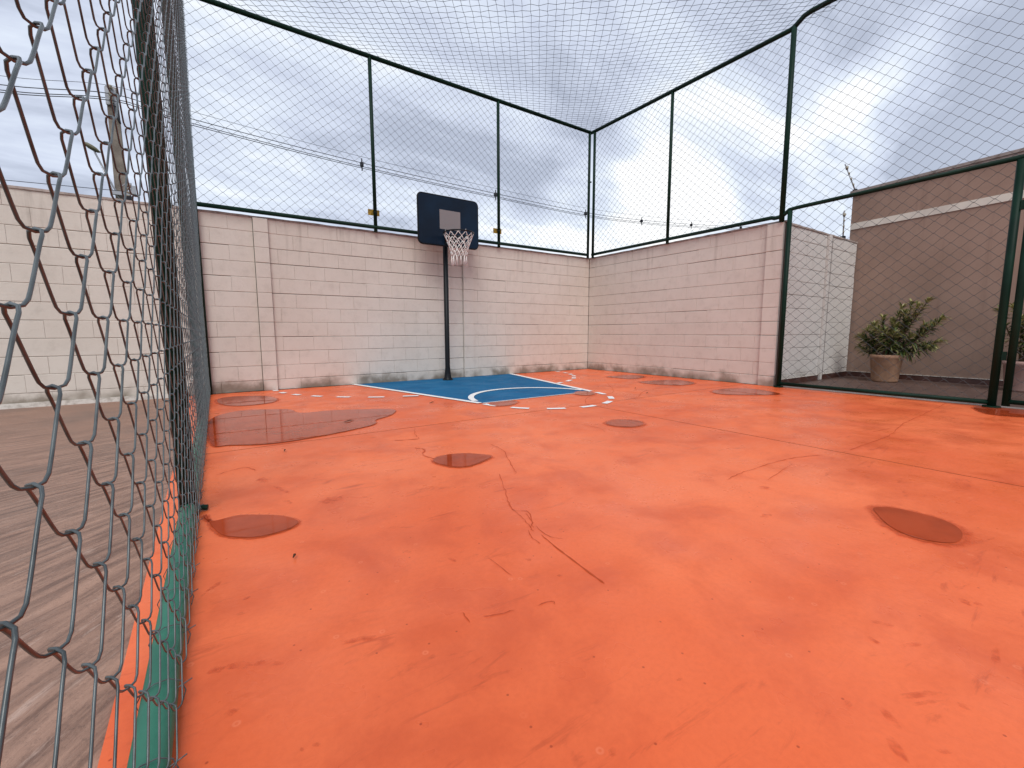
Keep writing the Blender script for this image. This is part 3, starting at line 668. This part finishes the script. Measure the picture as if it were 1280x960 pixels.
for i in range(NS):
    for l in range(5):
        a=Vector(P_(l,i)); 
        for b in ((P_(l+1,i),P_(l+1,i-1)) if l%2==0 else (P_(l+1,i+1),P_(l+1,i))):
            b=Vector(b); m_=(a+b)/2-Vector((0,0,.004)); net.tube([a,m_,b],.0055,5)
    net.tube([Vector(P_(0,i))+Vector((0,0,.012+.013)),Vector(P_(0,i))-Vector((0,0,.012))],.005,5)
    a=Vector(P_(5,i)); dl=random.uniform(.09,.16)
    for q in (-1,1): net.tube([a,a+Vector((q*.008,q*.004,-dl*.5)),a+Vector((q*.012+random.uniform(-.012,.012),random.uniform(-.012,.012),-dl))],.0055,5)
net.build('net',M_NET,hp,smooth=True)

# ------------------------------------------------------------------ yellow plates on the posts
def plate(x,label):
    t=empty('sign_plate',(x-.012,-.020,2.625),label=label,cat='sign',group='yellow plates on the wall-top fence')
    slab_y(rr_poly(-.088,.088,-.044,.044,.006,2),-.0025,.0025).build('plate',M_YEL,t)
    MB().tube([(-.03,-.004,.0),(.0,-.060,.0),(.04,-.055,0),(.05,-.004,0)],.002,5).build('tie',M_WIRE,t)
plate(-4.567,'yellow rectangular plate wired low on the fence post left of the hoop')
plate(-2.32,'yellow rectangular plate wired low on the fence post right of the hoop')

# ------------------------------------------------------------------ street: pole, lamp, cables
up_=empty('utility_pole',(-8.50,10,0),label='tall concrete utility pole carrying cables behind the left fence',cat='utility pole')
MB().add([(sx*w,sy*w,z) for z,w in ((-.12,.165),(7.50,.112)) for sx,sy in ((-1,-1),(1,-1),(1,1),(-1,1))],[(0,3,2,1),(4,5,6,7),(0,1,5,4),(1,2,6,5),(2,3,7,6),(3,0,4,7)]).build('post',M_POLE,up_)
MB().box((-.13,-.17,7.0),(.10,-.12,7.45)).build('steel_bracket',M_ALU,up_)
for z in (7.02,7.14,7.26,7.44):
    MB().lathe([(.02,-.05),(.05,-.04),(.03,0),(.055,.03),(.02,.05)],10,(-.0,-.24)).build('insulator',M_INS,up_,smooth=True).location=(0,0,z)
MB().tube([(.02,-.24,7.05),(.06,-.21,6.7),(.13,-.19,6.55),(.10,-.19,6.9)],.028,6).build('cable_coil',M_CABLE,up_,smooth=True)
MB().box((-.18,-.26,4.62),(.17,-.17,4.72)).box((.19,-.24,4.70),(.33,-.12,4.92)).build('junction_box',M_ALU,up_)
sl=empty('street_lamp',(-8.48,9.8,4.74),label='street lamp on a slanted arm fixed to the utility pole',cat='street lamp')
MB().tube([(-.02,-.02,-.15),(-.16,-.03,.06),(-.46,-.05,.88),(-.50,-.05,1.02)],.022,8).tube([(-.02,-.02,-.28),(-.19,-.03,-.02),(-.43,-.05,.80)],.016,6).build('arm',M_ALU,sl,smooth=True)
hd=MB(); prof=[(.0,.0),(.05,.05),(.10,.09),(.20,.115),(.32,.11),(.40,.07),(.43,.0)]
for s_,r_ in []: pass
vs=[];n=14
for s_,r_ in prof:
    for j in range(n):
        a=2*PI*j/n; vs.append((-.34-s_*.80, -.05+r_*.95*math.cos(a), .93+s_*.42+r_*.62*math.sin(a)))
hd.add(vs,[(i*n+j,i*n+(j+1)%n,(i+1)*n+(j+1)%n,(i+1)*n+j) for i in range(len(prof)-1) for j in range(n)])
hd.build('lamp_head',M_LAMP,sl,smooth=True)
cb=empty('overhead_cables',(-8.46,9.77,7.1),label='bundle of black overhead cables with spacers sagging across the sky behind the wall',cat='power cable')
XS=[-30,-22,-14,-10.6,-8.46,-6.73,-1.79,3.88,9.19,13.41,17.97,23.56,31]
ZS=[7.2,6.7,6.62,6.86,7.24,7.04,6.80,6.69,6.665,6.87,7.24,7.80,8.75]
CB=Vector((8.46,-9.77,-7.1))
for dz,dy,r_,nm in ((.03,0,.011,'cable'),(-.055,.10,.011,'cable'),(-.165,-.05,.011,'cable'),(.30,.15,.006,'service_wire')):
    pts=[p+CB for p in catmull([(x,9.77+dy,z+dz) for x,z in zip(XS,ZS)],6)]
    MB().tube(pts,r_,5).build(nm,M_CABLE,cb,smooth=True)
for x,z in ((-1.79,6.80),(3.88,6.69),(9.19,6.665),(13.41,6.87),(17.97,7.24),(23.56,7.80)):
    MB().tube([(x,9.77,z+.18),(x,9.77,z-.24)],.022,5).box((x-.05,9.72,z-.09),(x+.05,9.84,z+.05)).build('spacer',M_CABLE,cb).location=CB
p2=copy_tree(up_,label='second concrete utility pole where the cables end beyond the right wall'); p2.location=(31,10,1.4)
# a post standing on raised ground is avoided: lengthen its foot
# ------------------------------------------------------------------ electric fence standards on the walls
def standard(x,y,z,lean,h,label,rz=0,pitch=0):
    t=empty('electric_fence_post',(x,y,z),label=label,cat='fence post',group='electric fence standards'); t.rotation_euler=(pitch,0,rz)
    MB().box((-.03,-.03,-.0),(.03,.03,.045)).build('foot',M_CABLE,t)
    MB().tube([(0,0,0),(lean,0,h)],.011,6).build('bar',M_ALU,t,smooth=True)
    for i,f in enumerate((.22,.42,.62,.82)):
        big=i==3
        MB().tube([(lean*f,0,h*f),(lean*f-.045,-.02,h*f+.012)],[.02,.026] if big else [.011,.014],8).build('insulator',M_INS,t,smooth=True)
    MB().tube([(lean,0,h),(lean-.05,-.01,h-.02),(lean-.09,-.015,h-.06)],.006,5).build('wire_hook',M_ALU,t)
    return t
standard(2.74,-3.76,3.225,.0,.56,'leaning electric fence standard on the corner of the brown building',0,-.36)
standard(2.24,-3.80,2.365,-.03,.46,'upright electric fence standard on the white-washed wall, beside the brown building')
standard(-7.46,.07,2.37,.02,.20,'short electric fence standard on the long wall left of the near fence')
ew=empty('electric_fence_wire',(-7.46,.07,2.45),label='single thin electric fence wire along the top of the long wall, far left',cat='wire')
MB().tube([(0,0,.02),(-1.0,0,-.03),(-3.2,0,.03),(-6.5,0,0)],.0035,5).build('strand',M_CABLE,ew)

# ------------------------------------------------------------------ potted plants
def leaf(mb,base,dirn,L_,w,droop,mi,mj):
    d=dirn.normalized(); side=d.cross(Vector((0,0,1)));
    if side.length<1e-3: side=Vector((1,0,0))
    side.normalize(); upv=side.cross(d)
    pts=[]
    for t,ww in ((0,.35),(.35,1),(.7,.8),(1,.05)):
        p=base+d*L_*t+Vector((0,0,-droop*L_*t*t)); pts.append((p,ww*w))
    vs=[];fs=[];ms=[]
    for p,ww in pts: vs+=[p-side*ww+upv*ww*.5,p-side*ww*.45,p+side*ww*.45,p+side*ww+upv*ww*.5]
    b=len(mb.v); mb.v+=[tuple(v) for v in vs]
    for i in range(3):
        for j in range(3):
            mb.f.append((b+i*4+j,b+i*4+j+1,b+i*4+j+5,b+i*4+j+4)); mb.m.append(mi if j==1 else mj)
def plant(t,heads,potr,poth,seed,potm):
    rnd=random.Random(seed)
    MB().lathe([(.001,.0),(potr*.80,.0),(potr*.83,.02),(potr*.99,poth*.86),(potr*1.04,poth*.88),(potr*1.05,poth),(potr*.94,poth),(potr*.90,poth*.92)],36).build('pot',potm,t,smooth=True)
    MB().lathe([(.0005,poth*.935),(potr*.92,poth*.925)],24).build('soil',M_DIRT,t)
    fol=MB(); b0=Vector((0,0,poth*.93))
    for tip,rad,nl in heads:
        tip=Vector(tip); mid=(b0+tip)/2+Vector((rnd.uniform(-.05,.05),rnd.uniform(-.06,.06),-.03))
        base=b0+Vector((rnd.uniform(-.07,.07),rnd.uniform(-.07,.07),0))
        ctrl=catmull([base,mid,tip],6)
        MB().tube(ctrl,[.012-.007*i/(len(ctrl)-1) for i in range(len(ctrl))],6).build('stem',M_STEM,t,smooth=True)
        for k_ in range(nl):
            f=1-rnd.random()**1.4*.62; idx=f*(len(ctrl)-1); i0=min(int(idx),len(ctrl)-2); p=ctrl[i0].lerp(ctrl[i0+1],idx-i0)
            ax=(ctrl[min(i0+1,len(ctrl)-1)]-ctrl[i0]).normalized(); a=rnd.uniform(0,2*PI)
            s_=ax.cross(Vector((1,0,0))); s_.normalize(); s2=ax.cross(s_)
            el=.15+.75*((f-.4)/.6 if f>.4 else 0)
            dirn=(s_*math.cos(a)+s2*math.sin(a))*(1.0-.45*el)+ax*el
            r=rnd.random(); mi=0 if r<.55 else 1
            if f>.86: mi=1
            mj=2 if rnd.random()<(.75 if f>.8 else .22) else mi
            leaf(fol,p,dirn,rad*rnd.uniform(.55,1.05),.0095*rnd.uniform(.8,1.3),rnd.uniform(.1,.55),mi,mj)
    fol.build('foliage',M_LEAF,t,kind='stuff')
pp=empty('potted_plant',(2.12,-4.575,0),label='bushy variegated plant in a terracotta pot in front of the brown wall',cat='potted plant',group='potted plants by the brown building')
rnd=random.Random(3); heads=[]
for i in range(17):   # main mound
    a=rnd.uniform(0,2*PI); q=math.sqrt(rnd.random())
    heads.append(((.26*q*math.cos(a),.03+.34*q*math.sin(a),.70+.26*(1-q*q)+rnd.uniform(-.05,.08)),.15,95))
for y_,z_,x_ in ((-.14,1.18,0),(-.24,1.22,.05),(-.34,1.17,-.05),(-.44,1.27,0),(-.20,1.08,-.08),(-.30,1.05,.05),(-.10,1.10,.05),
                 (-.42,.88,0),(-.52,.93,.03),(-.62,.99,-.03),(-.40,.80,.05),(-.45,.60,0),(-.55,.58,-.06),(-.60,.66,.05),(.36,.55,0),(.32,.68,.05),(-.05,.98,-.05)):
    heads.append(((x_,y_,z_),.135,85))
plant(pp,heads,.205,.43,11,M_CLAY)
pq=empty('potted_plant',(2.15,-6.04,0),label='plant in a pink pot behind the gate at the right edge',cat='potted plant',group='potted plants by the brown building')
heads=[((.2*math.cos(a)*q,.33*math.sin(a)*q,.72+.42*h),.15,80) for a,q,h in [(rnd.uniform(0,6.28),rnd.random()**.5,rnd.random()) for _ in range(20)]]
plant(pq,heads,.20,.40,12,M_PINK)

# ------------------------------------------------------------------ small litter on the court
for i,(x,y,a,l) in enumerate([(-5.86,-2.95,.3,.10),(-6.45,-3.75,1.2,.05),(-4.8,-2.42,.5,.10),(-2.15,-3.3,.2,.06),(-1.9,-2.9,.4,.07),(-6.63,-5.35,.9,.02)]):
    pts=[Vector((0,0,.006)),Vector((l*.5*math.cos(a),l*.5*math.sin(a),.012)),Vector((l*math.cos(a),l*math.sin(a)+.01,.005))]
    t=MB().tube(pts,[.002,.005,.001],5).build('twig',M_DRY); t.location=(x,y,.004)
    tag(t,['dry twig lying in the largest puddle','short dry twig between the two crack ends near the side fence','dry twig left of the blue key','dark dry bit lying right of the dashed half circle','dark dry bit lying between the dashes and the right wall','tiny dark seed pod in the near left part of the court'][i],'twig')
